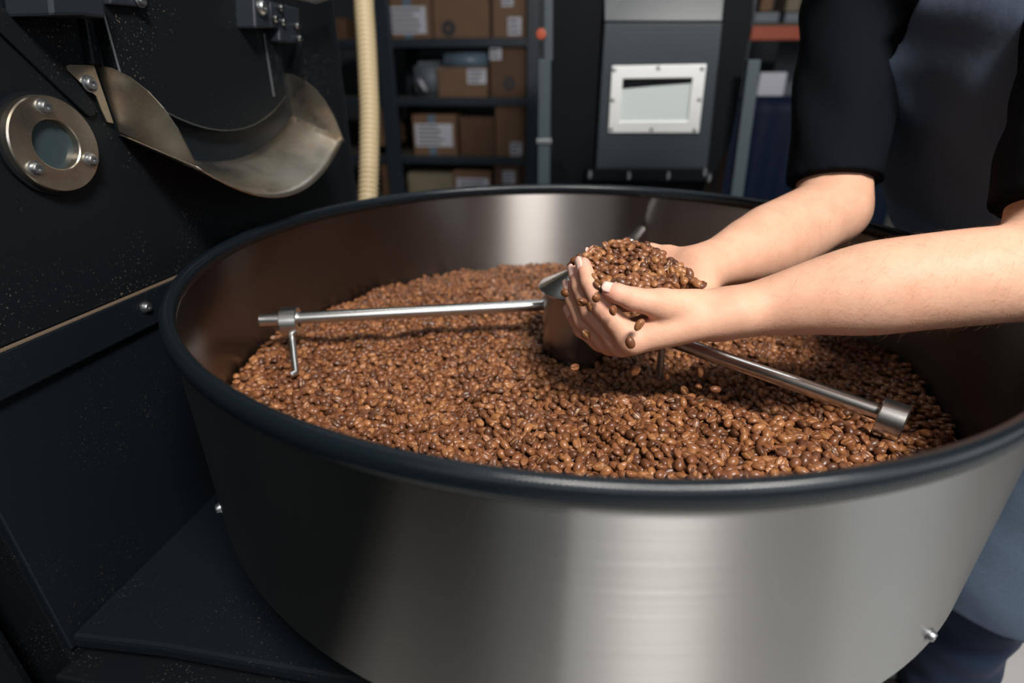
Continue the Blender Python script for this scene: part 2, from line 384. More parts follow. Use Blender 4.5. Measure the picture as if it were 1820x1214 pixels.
def bean_mass(name, A, label):
    me = bpy.data.meshes.new(name); me.from_pydata([tuple(p) for p in A[:, :3]], [], [])
    me.attributes.new('rot', 'FLOAT_VECTOR', 'POINT').data.foreach_set('vector', A[:, 3:].ravel().astype(np.float32))
    me.attributes.new('scl', 'FLOAT', 'POINT').data.foreach_set('value', rng.uniform(.9, 1.12, len(A)).astype(np.float32))
    o = tag(link(name, me), label, 'coffee beans', None, 'stuff'); o.modifiers.new('bean_bed', 'NODES').node_group = ng; return o
bean_mass('coffee_beans', P[rest], 'bed of roasted brown coffee beans filling the round steel tray')

# beans heaped in the hands
HEAP = [(330, 335), (420, 290), (530, 225), (690, 195), (860, 220), (940, 275), (1010, 335), (1130, 400), (1190, 465), (1262, 512), (1180, 500), (1090, 480), (1050, 520), (960, 540), (860, 545), (770, 515), (700, 500), (600, 495), (540, 530), (490, 500), (440, 400)]
HEAP = [(940 + x / 4.047, 380 + y / 4.047) for x, y in HEAP]
def inside(x, y, poly):
    c = False; n = len(poly)
    for i in range(n):
        (x1, y1), (x2, y2) = poly[i], poly[(i + 1) % n]
        if (y1 > y) != (y2 > y) and x < (x2 - x1) * (y - y1) / (y2 - y1) + x1: c = not c
    return c
def heap_pt(x, y):      # a mound lying across the palms: nearer at its front foot, farther at its back
    v = min(1, max(0, (512 - y) / 84)); return at(x, y, .497 + .085 * v + .012 * v * v)
hx = []
cand = [(random.uniform(1015, 1255), random.uniform(424, 518)) for _ in range(6000)]; cand = [c for c in cand if inside(*c, HEAP)]
dm = np.full(len(cand), 1e9); ca = np.array(cand) * (1., 1.35); nxt = 0
for _ in range(134):
    hx.append(cand[nxt]); dm = np.minimum(dm, ((ca - ca[nxt]) ** 2).sum(1)); nxt = int(dm.argmax())
hp = [heap_pt(x, y) + FW * random.uniform(-.0015, .0015) for x, y in hx]
order_x = sorted(range(len(hx)), key=lambda i: hx[i][0]); order_y = sorted(range(len(hx)), key=lambda i: hx[i][1])
SPEC = {order_y[0]: 'topmost coffee bean on the crest of the heap in the hands', order_x[-1]: 'coffee bean at the very tail of the heap by the near wrist',
        order_x[-2]: 'coffee bean next to last in the tail of the heap by the wrist', order_x[0]: 'coffee bean poking out farthest left over the fingertips',
        order_x[1]: 'second coffee bean from the fingertips at the left end of the heap', order_x[-3]: 'third coffee bean from the tail end of the heap by the wrist'}
nt = min((i for i in range(len(hx)) if i not in SPEC), key=lambda i: math.hypot(hx[i][0] - 1088, hx[i][1] - 503)); SPEC[nt] = 'coffee bean touching the thumbnail at the foot of the heap'
for k, p in enumerate(hp):
    rr = (random.gauss(0, .5) + (0 if random.random() < .3 else math.pi) + .35, random.gauss(0, .45), random.uniform(0, 6.28))
    bean(k, p, rr, random.uniform(.9, 1.06), SPEC.get(k, 'roasted brown coffee bean heaped in the cupped hands'), 'beans heaped in the cupped hands')
# filling of the mound underneath (not to be counted)
fill = []
for q in hp:
    for d in (.006, .011): fill.append(q + FW * d * .8 - V((0, 0, d * .55)) + V((random.uniform(-1, 1), random.uniform(-1, 1), random.uniform(-1, 1))) * .002)
bean_mass('coffee_beans', np.array([[*q, random.uniform(0, 6.3), random.uniform(0, 6.3), random.uniform(0, 6.3)] for q in fill]), 'roasted coffee beans packed under the heap inside the cupped hands')
FALL = [(1005, 520, .505, 'coffee bean tumbling down left of the middle fingertip'), (1035, 538, .487, 'coffee bean falling just in front of the curled fingers'),
        (1049, 545, .486, 'small coffee bean falling right beside another in front of the fingers'), (1059, 529, .488, 'dark coffee bean slipping off below the heap beside the index finger'),
        (1091, 552, .478, 'large coffee bean falling just beneath the thumbnail'), (1137, 578, .475, 'tilted coffee bean falling in front of the palm below the thumb'),
        (1120, 609, .470, 'pale tan coffee bean falling before the lowest knuckle'), (1041, 594, .52, 'coffee bean with bright crease falling below the little finger'),
        (1022, 653, .56, 'coffee bean in mid air before the foot of the hub'), (1130, 658, .545, 'coffee bean falling under the cupped hands, crease to the front'),
        (1186, 669, .57, 'small coffee bean falling left of the upright pin under the arm'), (1245, 662, .56, 'dark coffee bean falling in front of the right stirrer arm'),
        (1216, 694, .575, 'coffee bean falling closest to the bed, right of the upright pin'), (1241, 688, .59, 'small round coffee bean falling last over the shaded beans'),
        (1271, 692, .59, 'flat lying coffee bean falling under the right stirrer arm')]
rots = [(1.2, .4, 1.9), (2.3, .5, .6), (2.0, 1.2, 1.1), (-1.2, .7, 1.2), (1.5, .8, 1.2), (1.9, -.9, .5), (-1.4, 1.2, .2), (1.35, .95, .3), (1.5, .3, .8), (1.35, -1.1, .1), (1, 1, 1), (1.3, 1.2, .5), (1.4, 1.0, .2), (3, .5, 1), (-1.9, .1, .1)]
for k, (x, y, d, lab) in enumerate(FALL): bean(k, at(x, y, d), rots[k], 1.02 if k not in (2, 10, 13) else .86, lab)

# ------------------------------------------------------------------ signed distance surfaces for the figure
def cap(p, a, b, ra, rb):
    a = np.array(a, np.float32); b = np.array(b, np.float32); ab = b - a
    q = p - a; tt = np.clip((q @ ab) / (ab @ ab), 0, 1)
    d = q - tt[:, None] * ab
    return np.sqrt(np.einsum('ij,ij->i', d, d)) - (ra + (rb - ra) * tt)
def smin(a, b, k):
    h = np.maximum(k - np.abs(a - b), 0) / k; return np.minimum(a, b) - h * h * k * .25
def chain(p, joints, k):
    d = None
    for (a, ra), (b, rb) in zip(joints, joints[1:]):
        c = cap(p, a, b, ra, rb); d = c if d is None else smin(d, c, k)
    return d
def nets(fn, lo, hi, h, nb=8):
    """sparse surface nets: vertices and quads of the zero set of fn"""
    lo = np.array(lo, np.float32); BS = h * nb; N = np.ceil((np.array(hi) - lo) / BS).astype(int)
    ids = np.stack(np.meshgrid(*[np.arange(n) for n in N], indexing='ij'), -1).reshape(-1, 3)
    d = np.concatenate([fn(c) for c in np.array_split((lo + (ids + .5) * BS).astype(np.float32), max(1, len(ids) // 60000))])
    ids = ids[np.abs(d) < BS * 1.15 + 2 * h]
    g = np.stack(np.meshgrid(*[np.arange(nb + 1)] * 3, indexing='ij'), -1).reshape(-1, 3)
    gi_ = ids[:, None] * nb + g[None]; pts_ = (lo + gi_.reshape(-1, 3) * h).astype(np.float32)
    val = np.concatenate([fn(c) for c in np.array_split(pts_, max(1, len(pts_) // 400000))]).reshape(-1, nb + 1, nb + 1, nb + 1)
    SH = [(0, 0, 0), (1, 0, 0), (0, 1, 0), (1, 1, 0), (0, 0, 1), (1, 0, 1), (0, 1, 1), (1, 1, 1)]
    cv = np.stack([val[:, a:a + nb, b_:b_ + nb, c:c + nb] for a, b_, c in SH], -1); s = cv < 0
    act = s.any(-1) & ~s.all(-1); bi, ci, cj, ck = np.nonzero(act); cvv = cv[act]
    num = np.zeros((len(cvv), 3)); cnt = np.zeros(len(cvv)); SHa = np.array(SH, float)
    for u in range(8):
        for v_ in range(u + 1, 8):
            if np.abs(SHa[u] - SHa[v_]).sum() != 1: continue
            a, b_ = cvv[:, u], cvv[:, v_]; m = (a < 0) != (b_ < 0); tt = np.where(m, a / np.where(m, a - b_, 1), 0)
            num += m[:, None] * (SHa[u] + tt[:, None] * (SHa[v_] - SHa[u])); cnt += m
    cell = ids[bi] * nb + np.stack([ci, cj, ck], 1); verts = lo + (cell + num / cnt[:, None]) * h
    MX = int(N.max() * nb + 4); key = lambda c: (c[:, 0] * MX + c[:, 1]) * MX + c[:, 2]
    ks = key(cell.astype(np.int64)); order = np.argsort(ks); kso = ks[order]
    quads = []
    sg = val < 0
    for ax in range(3):
        sl0 = [slice(None)] + [slice(0, nb)] * 3; sl1 = list(sl0); sl1[ax + 1] = slice(1, nb + 1)
        A, Bq = sg[tuple(sl0)], sg[tuple(sl1)]; bb, i, j, k = np.nonzero(A != Bq); flip = A[bb, i, j, k]
        c = (ids[bb] * nb + np.stack([i, j, k], 1)).astype(np.int64); u = np.zeros(3, np.int64); v_ = np.zeros(3, np.int64); u[(ax + 1) % 3] = 1; v_[(ax + 2) % 3] = 1
        qs = []; good = np.ones(len(c), bool)
        for cc in (c - u - v_, c - v_, c, c - u):
            kk = key(cc); pos = np.clip(np.searchsorted(kso, kk), 0, len(kso) - 1); good &= kso[pos] == kk; qs.append(order[pos])
        q = np.stack(qs, 1); q[~flip] = q[~flip][:, ::-1]; quads.append(q[good])
    return verts, np.concatenate(quads)
def mesh_np(name, vs, qs):
    me = bpy.data.meshes.new(name); me.vertices.add(len(vs)); me.vertices.foreach_set('co', vs.astype(np.float32).ravel())
    me.loops.add(qs.size); me.loops.foreach_set('vertex_index', qs.astype(np.int32).ravel())
    me.polygons.add(len(qs)); me.polygons.foreach_set('loop_start', np.arange(len(qs), dtype=np.int32) * 4)
    me.update(calc_edges=True); me.validate(); me.polygons.foreach_set('use_smooth', [True] * len(me.polygons)); return me
def relax(vs, qs, it, lam=.5):
    e = np.concatenate([qs[:, [0, 1]], qs[:, [1, 2]], qs[:, [2, 3]], qs[:, [3, 0]]]); n = len(vs)
    deg = np.bincount(e[:, 0], minlength=n) + np.bincount(e[:, 1], minlength=n)
    for _ in range(it):
        a = np.zeros_like(vs)
        for ax in range(3): a[:, ax] = np.bincount(e[:, 0], vs[e[:, 1], ax], n) + np.bincount(e[:, 1], vs[e[:, 0], ax], n)
        vs = vs + lam * (a / deg[:, None] - vs)
    return vs
def J(x, y, d, r): return (tuple(at(x, y, d)), r)

# left (near) hand: thumb up, back of the hand towards the lens
nW = J(1282, 557, .512, .0215)
L_FINGERS = [
    [J(1123, 604, .507, .0125), J(1070, 545, .508, .0097), J(1047, 501, .521, .0084), J(1037, 470, .531, .0072)],
    [J(1104, 609, .524, .0122), J(1050, 556, .527, .0096), J(1031, 512, .539, .0083), J(1023, 483, .548, .0070)],
    [J(1085, 608, .541, .0118), J(1036, 570, .545, .0092), J(1019, 534, .556, .0080), J(1013, 509, .563, .0068)],
    [J(1068, 604, .557, .0108), J(1034, 586, .560, .0083), J(1022, 567, .566, .0073), J(1015, 553, .570, .0062)]]
L_THUMB = [J(1235, 548, .506, .0185), J(1176, 541, .494, .0142), J(1124, 531, .489, .0100), J(1096, 521, .490, .0085), J(1083, 517, .492, .0072)]
nE = J(1872, 480, .455, .0425)
nS = J(1995, -30, .53, .06)
# right (far) hand: palm up under the beans
fW = J(1245, 487, .578, .0205)
R_FINGERS = [
    [J(1132, 478, .622, .0118), J(1085, 474, .620, .0094), J(1064, 459, .612, .0082), J(1056, 447, .606, .0072)],
    [J(1122, 496, .606, .0118), J(1070, 500, .604, .0095), J(1050, 488, .592, .0082), J(1046, 476, .583, .0072)],
    [J(1116, 516, .590, .0114), J(1066, 525, .588, .0092), J(1048, 515, .578, .0080), J(1043, 503, .572, .0070)],
    [J(1116, 534, .575, .0104), J(1074, 546, .572, .0084), J(1056, 541, .566, .0074), J(1048, 533, .561, .0064)]]
R_THUMB = [J(1222, 470, .592, .0180), J(1188, 458, .610, .0135), J(1157, 449, .622, .0102), J(1132, 446, .628, .0088), J(1121, 447, .630, .0074)]
fE = J(1478, 372, .715, .045)
fS = J(1520, -80, .80, .060)
def lerpJ(a, b, t, r): return (tuple(V(a[0]).lerp(V(b[0]), t)), r)
def hand(p, W, fingers, thumb, back):
    W = (W[0], W[1]); c = V(W[0]); palm = None
    for k, f in enumerate(fingers):
        w0 = V(W[0]).lerp(V(W[0]) + (V(fingers[-1][0][0]) - V(fingers[0][0][0])), (k - 1.2) * .27)
        d = cap(p, tuple(w0), f[0][0], .0185, f[0][1] * 1.06); palm = d if palm is None else smin(palm, d, .012)
    d = palm
    fd = None
    for f in fingers:
        c_ = chain(p, f, .003); fd = c_ if fd is None else smin(fd, c_, .0012)
    d = smin(d, fd, .007)
    th = chain(p, thumb, .005)
    return smin(d, th, .007)
def forearm(p, W, E, sag, belly):      # one smooth taper: slim wrist, belly of the muscle before the elbow
    a, c = np.array(W[0], np.float32), np.array(E[0], np.float32); ab = c - a
    q = p - a; tt = np.clip((q @ ab) / (ab @ ab), 0, 1)
    u = np.clip((tt - .0) / .52, 0, 1); r = W[1] + (E[1] - W[1]) * (u * u * (3 - 2 * u)) - (E[1] * .09) * np.clip((tt - .75) / .25, 0, 1) ** 2
    d = q - tt[:, None] * ab; d[:, 2] += sag * np.sin(tt * np.pi)
    return np.sqrt(np.einsum('ij,ij->i', d, d)) - r
def near_arm(p):
    d = smin(hand(p, nW, L_FINGERS, L_THUMB, 0), forearm(p, nW, nE, -.005, 0), .016)
    # flatter wrist: second strand behind
    w2 = V(nW[0]) + FW * .012 + V((0, 0, -.004)); d = smin(d, cap(p, tuple(w2), tuple(V(w2).lerp(V(nE[0]), .25)), .019, .022), .015)
    return smin(d, cap(p, nE[0], nS[0], .039, .056), .02)
def far_arm(p):
    d = smin(hand(p, fW, R_FINGERS, R_THUMB, 0), forearm(p, fW, fE, .003, 0), .016)
    w2 = V(fW[0]) + V((.0, .016, .004)); d = smin(d, cap(p, tuple(w2), tuple(V(w2).lerp(V(fE[0]), .3)), .0175, .026), .015)
    return smin(d, cap(p, fE[0], fS[0], .044, .056), .02)
person = tag(empty('person', (.68, .1, 0)), 'person in black T-shirt and blue-grey apron cupping coffee beans in both hands', 'person')

nSv, fSv = V(nS[0]), V(fS[0]); SM = (nSv + fSv) / 2; AX = (fSv - nSv).normalized()
PEL = V((.70, .11, .84)); CH = SM.lerp(PEL, .32) + V((-.015, .0, .01)); WA = SM.lerp(PEL, .70) + V((-.045, 0, .0))
HAX = V((AX.x * .5, AX.y, 0)).normalized()
NK = SM + V((-.02, .0, .10)); HD = NK + V((-.066, -.008, .088))
HDF = (fW and (V(((1130 - 910) * 0 + .07, -.12, .9)) - HD)).normalized()
KN = [V((.635, .115, .46)) + HAX * s_ * .085 for s_ in (-1, 1)]; AN = [V((.665, .12, .085)) + HAX * s_ * .09 for s_ in (-1, 1)]
def torso(p):
    d = cap(p, nSv - AX * -.03 , fSv - AX * .03, .052, .052)
    for s_ in (-1, 1):
        d = smin(d, chain(p, [(tuple(SM + AX * s_ * .085 + V((.02, 0, -.02))), .075), (tuple(CH + AX * s_ * .075), .098), (tuple(WA + HAX * s_ * .06), .094), (tuple(PEL + HAX * s_ * .065 + V((-.02, 0, 0))), .096)], .05), .05)
    return d
def headneck(p):
    up = (HD - NK).normalized(); f = HDF; f = (f - up * f.dot(up) * .3).normalized(); sd = up.cross(f).normalized()
    d = cap(p, tuple(SM + V((0, 0, .02))), tuple(HD - up * .02), .058, .05)
    d = smin(d, cap(p, tuple(HD + up * .045 - f * .03), tuple(HD + up * .045 + f * .02), .075, .07), .04)
    d = smin(d, cap(p, tuple(HD - up * .02 + f * .04), tuple(HD - up * .045 + f * .062), .05, .03), .04)
    d = smin(d, cap(p, tuple(HD + up * .02 + f * .085), tuple(HD - up * .012 + f * .105), .010, .014), .014)
    for s_ in (-1, 1):
        e = HD + up * .022 + f * .085 + sd * s_ * .033
        d = np.maximum(d, -(cap(p, tuple(e + f * .012 - sd * .004), tuple(e + f * .012 + sd * .004), .013, .013)) )
        d = smin(d, cap(p, tuple(e - f * .004), tuple(e - f * .003), .0115, .0115), .003)
        d = smin(d, cap(p, tuple(HD + sd * s_ * .078 + up * .02), tuple(HD + sd * s_ * .074 - up * .02), .011, .008), .008)
    m_ = HD - up * .045 + f * .098
    d = smin(d, cap(p, tuple(m_ - sd * .02 - f * .004), tuple(m_ + sd * .02 - f * .004), .006, .006), .006)
    return d
def build_person():
    va, qa = nets(near_arm, (-.02, -.36, .74), (.62, .14, 1.26), .0017)
    vb, qb = nets(far_arm, (-.02, -.20, .74), (.52, .50, 1.34), .0017)
    va, vb = relax(va, qa, 2), relax(vb, qb, 2)
    core = lambda p: smin(smin(torso(p) + .012, headneck(p), .03), np.minimum(cap(p, tuple(PEL), tuple(KN[0]), .09, .055), cap(p, tuple(PEL), tuple(KN[1]), .09, .055)), .03)
    vc, qc = nets(core, (.1, -.35, .35), (1.0, .6, 1.65), .006)
    vc = relax(vc, qc, 1)
    vs = np.concatenate([va, vb, vc]); qs = np.concatenate([qa, qb + len(va), qc + len(va) + len(vb)])
    me = mesh_np('person_body', vs, qs)
    tips = [f[-1] for f in L_FINGERS + R_FINGERS] + [L_THUMB[-1], R_THUMB[-1]]; kn = [f[1] for f in L_FINGERS + R_FINGERS] + [f[0] for f in L_FINGERS] + [L_THUMB[2]]
    pk = np.zeros(len(vs))
    for (c, r), s_, a_ in [(q, .016, .75) for q in tips] + [(q, .013, .32) for q in kn]:
        pk = np.maximum(pk, a_ * np.exp(-(((vs - np.array(c)) ** 2).sum(1)) / (s_ * s_)))
    me.attributes.new('pink', 'FLOAT', 'POINT').data.foreach_set('value', pk.astype(np.float32))
    return link('body', me, M['skin'], person), va, vb
body, VA, VB = build_person()

hc = bpy.data.curves.new('arm_hair', 'CURVE'); hc.dimensions = '3D'; hc.bevel_depth = .00005; hc.bevel_resolution = 0
for va_, W_, E_, cnt in ((VA, nW, nE, 1500), (VB, fW, fE, 700)):
    a = np.array(W_[0]); ab = np.array(E_[0]) - a; L_ = np.linalg.norm(ab); ab = ab / L_
    tt = (va_ - a) @ ab / L_; ax_ = a + ((va_ - a) @ ab)[:, None] * ab; nr = va_ - ax_; nr = nr / np.linalg.norm(nr, axis=1)[:, None]
    idx = np.nonzero((tt > .08) & (tt < 1.0) & (rng.random(len(tt)) < np.clip(tt * 2, .15, 1)))[0]
    for i in rng.choice(idx, cnt, replace=False):
        p0 = va_[i]; n_ = nr[i]; tg_ = -ab * .55 + np.cross(ab, n_) * rng.normal(.25, .5) + rng.normal(0, .15, 3); tg_ /= np.linalg.norm(tg_); ln = rng.uniform(.005, .011)
        sp_ = hc.splines.new('POLY'); sp_.points.add(3)
        for k in range(4):
            u = k / 3; q = p0 + tg_ * ln * u + n_ * (.0014 * math.sin(u * 2.2)) + np.array((0, 0, -.002 * u * u)); sp_.points[k].co = (*q, 1); sp_.points[k].radius = 1 - .8 * u
ho = bpy.data.objects.new('arm_hair', hc); COL.objects.link(ho); hc.materials.append(M['armhair']); ho.parent = body; ho['kind'] = 'stuff'

def nail(tip, prev, toward, wdt, name='nail'):
    a, c = V(prev[0]), V(tip[0]); d = (c - a).normalized(); n = (V(toward) - d * V(toward).dot(d)).normalized(); s_ = d.cross(n)
    r = tip[1] * 1.02; b = B(); rows = []
    for i in range(7):
        u = i / 6; L = -.0065 + .0135 * u; row = []
        hw = wdt * (.8 + .2 * math.sin(u * math.pi)) if u < .8 else wdt * (1 - (u - .8) * 1.6)
        for j in range(9):
            th = (j / 8 - .5) * 2 * hw; rr = r + .0004 + (prev[1] - tip[1]) * max(0, -L) / max(1e-4, (c - a).length) - max(0, L - .003) ** 2 * 40
            row.append(b.verts.new(c + d * L + (n * math.cos(th) + s_ * math.sin(th)) * rr))
        rows.append(row)
    for A, Bq in zip(rows, rows[1:]):
        for j in range(8): b.faces.new((A[j], A[j + 1], Bq[j + 1], Bq[j]))
    o = obj(name, b, M['nail'], body, smooth=True); m = o.modifiers.new('t', 'SOLIDIFY'); m.thickness = .0006; m.offset = 0
    return o
nail(L_THUMB[-1], L_THUMB[-2], -FW * .8 + UP * .5, .95)
for f in L_FINGERS: nail(f[-1], f[-2], -RT * .95 - FW * .35, .9)
nail(R_FINGERS[0][-1], R_FINGERS[0][-2], -RT + UP * .1, .9)

# clothes
def folds(p, a): return a * (np.sin(p[:, 0] * 38 + p[:, 2] * 55 + 3 * np.sin(p[:, 1] * 17)) * .5 + np.sin(p[:, 2] * 90 - p[:, 1] * 40 + 2 * np.sin(p[:, 0] * 23)) * .35)
def sleeve(p, E, Sh, r0, r1, t0):
    a, b_ = V(E[0]), V(Sh[0]); d = ((a - b_).normalized() + V((.1, 0, -.6))).normalized(); hem = b_.lerp(a, t0)
    c = cap(p, tuple(b_), tuple(a), r1, r0) + folds(p, .0035)
    return np.maximum(c, (p - np.array(hem, np.float32)) @ np.array(d, np.float32))
def shirt(p):
    d = torso(p) - .004 + folds(p, .003)
    sl = smin(sleeve(p, nE, nS, .054, .064, .82), sleeve(p, fE, fS, .059, .066, .905), .01)
    d = smin(d, sl, .03)
    d = np.maximum(d, -cap(p, tuple(NK + V((0, 0, -.02))), tuple(NK + V((0, 0, .2))), .066, .07))
    return np.maximum(d, .80 - p[:, 2])
vs, qs = nets(shirt, (.15, -.36, .78), (1.0, .62, 1.5), .0045)
shirt_o = link('t_shirt', mesh_np('t_shirt', relax(vs, qs, 2), qs), M['shirt'], person)
FWD = V((-HAX.y, HAX.x, 0)).normalized()
if FWD.x > 0: FWD = -FWD
def skirt_core(p):
    d = torso(p)
    for s_ in (-1, 1): d = smin(d, chain(p, [(tuple(PEL + HAX * s_ * .07 + FWD * .01), .105), (tuple(V((.645, .10, .42)) + HAX * s_ * .085), .100), (tuple(V((.645, .10, .25)) + HAX * s_ * .085), .102)], .05), .06)
    return d
def apron(p):
    d = skirt_core(p) - .011 + folds(p, .0035) * np.clip((p[:, 2] - .3) * 1.5, .3, 1)
    sh = np.abs(d) - .0062
    q = p - np.array(WA, np.float32); side = np.abs(q @ np.array(AX, np.float32)); fr = q @ np.array(FWD, np.float32)
    zz = p[:, 2]
    # bib narrows towards the chest, skirt wraps round the hips
    wd = np.where(zz > .98, .155 - .14 * np.clip(zz - .98, 0, .4), .40)
    frlim = np.where(zz > .98, .0, -.07) + np.clip((SM.x - WA.x) * 0, 0, 0)
    m = np.maximum(side - wd, frlim - fr)
    m = np.maximum(m, zz - 1.24); m = np.maximum(m, .40 + .02 * np.sin(p[:, 0] * 9) - zz)
    return np.maximum(sh, m)
vs, qs = nets(apron, (.2, -.36, .36), (1.0, .62, 1.28), .0042)
apron_o = link('apron', mesh_np('apron', relax(vs, qs, 2), qs), M['apron'], person)
def jeans(p):
    d = cap(p, tuple(PEL + HAX * -.05), tuple(PEL + HAX * .05), .112, .112)
    for s_, k_, a_ in ((-1, KN[0], AN[0]), (1, KN[1], AN[1])):
        d = smin(d, chain(p, [(tuple(PEL + HAX * s_ * .075 + V((0, 0, -.03))), .094), (tuple(k_), .070), (tuple(a_), .060)], .04), .02)
    return np.maximum(d + folds(p, .005) * 1.0, .05 - p[:, 2])
vs, qs = nets(jeans, (.4, -.2, .03), (1.0, .5, .98), .006)
link('jeans', mesh_np('jeans', relax(vs, qs, 2), qs), M['jeans'], person)
for a_ in AN:
    f = lambda p, a_=a_: np.maximum(smin(smin(cap(p, tuple(a_ + V((.02, 0, -.04))), tuple(a_ + FWD * .10 + V((0, 0, -.045))), .042, .044), cap(p, tuple(a_ + FWD * .1 + V((0, 0, -.045))), tuple(a_ + FWD * .17 + V((0, 0, -.05))), .044, .036), .02), cap(p, tuple(a_), tuple(a_ + V((.01, 0, -.04))), .047, .045), .03), -p[:, 2] + .001)
    vs, qs = nets(f, tuple(a_ - V((.3, .2, .12))), tuple(a_ + V((.15, .2, .1))), .006); link('shoe', mesh_np('shoe', relax(vs, qs, 1), qs), M['shoe'], person)
up_ = (HD - NK).normalized()
hairf = lambda p: np.maximum(np.maximum(headneck(p) - .012 + folds(p * 3, .003), ((np.array(HD + up_ * .03, np.float32) - p) @ np.array((up_ * .75 - HDF * .55).normalized(), np.float32))), -(headneck(p) + .004))
vs, qs = nets(hairf, tuple(HD - V((.2, .2, .2))), tuple(HD + V((.2, .2, .2))), .005)
link('hair', mesh_np('hair', relax(vs, qs, 1), qs), M['hair'], body)

# ------------------------------------------------------------------ roaster body at the left
ro = tag(empty('coffee_roaster', face(0, 0, -.3)), 'black steel coffee roaster with riveted sight glass and discharge door', 'roaster')
def plate(name, poly, off, thick, m, bevel=.0015, parent=ro, edge_glint=False):
    b = B(); prism(b, [V(p) for p in poly], -FN * thick); o = obj(name, b, m, parent, bevel=bevel)
    if edge_glint: o.data.materials.append(M['edge_glint']); o.modifiers['bevel'].material = 1  # bevel faces carry the painted highlight
    return o
S0, S1 = -.345, .452
zt, zm, zl, zs = 1.75, sc(.862), sc(.815), .5245
def rect(s0, s1, z0, z1, off): return [face(s0, z0, off), face(s1, z0, off), face(s1, z1, off), face(s0, z1, off)]
plate('housing', rect(S0, S1 - .006, .0, zt, -.012), -.012, .7, M['black'], .004)
plate('face_plate', rect(S0 - .0, S1 - .02, zm, zt - .02, .0), 0, .012, M['black'], .003)
plate('face_edge', rect(S1 - .02, S1, zm - .04, zt - .02, -.003), 0, .012, M['black2'], .0022, edge_glint=True)
plate('flange_band', rect(S0, S1 - .004, zl, zm, .007), .007, .019, M['black2'], .002)
plate('lower_panel', rect(S0, S1 - .004, zs - .02, zl, -.003), 0, .010, M['black2'], .002)
def fbolt(x, y, off, r=.007, parent=ro, h=.004): b = B(); boltm(b, fpx(x, y, off), FN, r, h); return obj('bolt', b, M['bolt'], parent, angle=35)
fbolt(258, 546, .007, .0058)
# dust lying on the band's top edge
b = B(); prism(b, rect(S0, S1 - .02, zm, zm + .0012, .0065), -FN * .006); obj('dust_line', b, mat('dust', (.10, .07, .045), .9), ro)
# shelf under the tray
fl = on_z(121, 1131, zs); fr_ = on_z(600, 1206, zs)
sh = [fl, fl.lerp(fr_, .35) + V((0, .004, 0)), fr_, fr_ + (fr_ - fl) * .9, V((.25, .25, zs)), V((-.40, .45, zs)), face(S1 - .01, zs, -.003)]
b = B(); prism(b, [V(p) for p in sh], V((0, 0, -.020))); obj('shelf', b, M['black2'], ro, bevel=.005)
b = B(); prism(b, [V((fl.x - .02, fl.y - .018, zs - .045)), V((fr_.x + .4, fr_.y - .05, zs - .045)), V((.25, .2, zs - .045)), V((-.45, .3, zs - .045))], V((0, 0, -zs + .046))); obj('base_cabinet', b, M['black'], ro, bevel=.004)
# discharge door: ring, door, chute
cs = .076
def arcpoly(cz, k, s0, s1, top, off):
    out = [face(s * .9, sc(cz + (s - cs) ** 2 * k), off) for s in np.linspace(s0, s1, 25)]
    return out + [face(s1 * .9, sc(top), off), face(s0 * .9, sc(top), off)]
plate('door_ring', arcpoly(1.000, 1.45, -.108, .268, 1.5, .006), .006, .012, M['black2'], .001)
dr = plate('discharge_door', arcpoly(1.044, 1.9, -.104, .232, 1.5, .022), .022, .022, M['black'], .0014, edge_glint=True)
b = B(); prism(b, [fpx(x, y, .0226) for x, y in ((467, 60), (470, 60), (488, 171), (485, 172))], FN * .0008); obj('door_edge_glint', b, M['edge_glint'], dr)  # thin light strip painting the highlight down the door's right edge
b = B(); na = 33; A_, Bq = [], []
ss = np.linspace(-.110, .268, na)
rows = []
for i in range(9):
    u = i / 8; row = []
    for s in ss:
        z0 = 1.0 + (s - cs) ** 2 * 1.5; z1 = .951 + (s - .078) ** 2 * 1.85
        row.append(b.verts.new(face(s * .9, sc(z0 + (z1 - z0) * u), (.006 + u * .096) * .9)))
    rows.append(row)
for r0, r1 in zip(rows, rows[1:]):
    for i in range(na - 1): b.faces.new((r0[i], r0[i + 1], r1[i + 1], r1[i]))
ch = obj('chute', b, M['chute'], ro, smooth=True); m = ch.modifiers.new('t', 'SOLIDIFY'); m.thickness = .0018; m.offset = 0
WNG = [(0, 1.127), (.02, 1.124), (.04, 1.115), (.06, 1.100), (.075, 1.082), (.088, 1.058), (.097, 1.03), (.102, 1.013), (.06, 1.032), (.006, 1.055)]
for s in (-.110, .268):
    b = B(); prism(b, [face(s * .9, sc(z), o_ * .9) for o_, z in WNG], FT * .0018); obj('chute_wing', b, M['chute'], ch)
b = B(); prism(b, [fpx(x, y, .003) for x, y in ((115, 117), (122, 115), (164, 116), (199, 219), (188, 217), (178, 196), (168, 170), (152, 158), (116, 124))], FN * .002); fg = obj('chute_flange', b, M['chute'], ch)
fbolt(158, 149, .005, .0068)
# sloping cover strip and rib beside the door
b = B(); prism(b, [fpx(x, y, .005) for x, y in ((-60, -40), (0, 8), (115, 118), (150, 160), (172, 192), (171, 206), (160, 209), (0, 56), (-60, 0))], -FN * .006); obj('cover_strip', b, M['black'], ro, bevel=.0015)
b = B(); prism(b, [fpx(x, y, .010) for x, y in ((143, -10), (157, -10), (183, 116), (166, 116))], -FN * .010); obj('rib', b, M['black'], ro, bevel=.002)
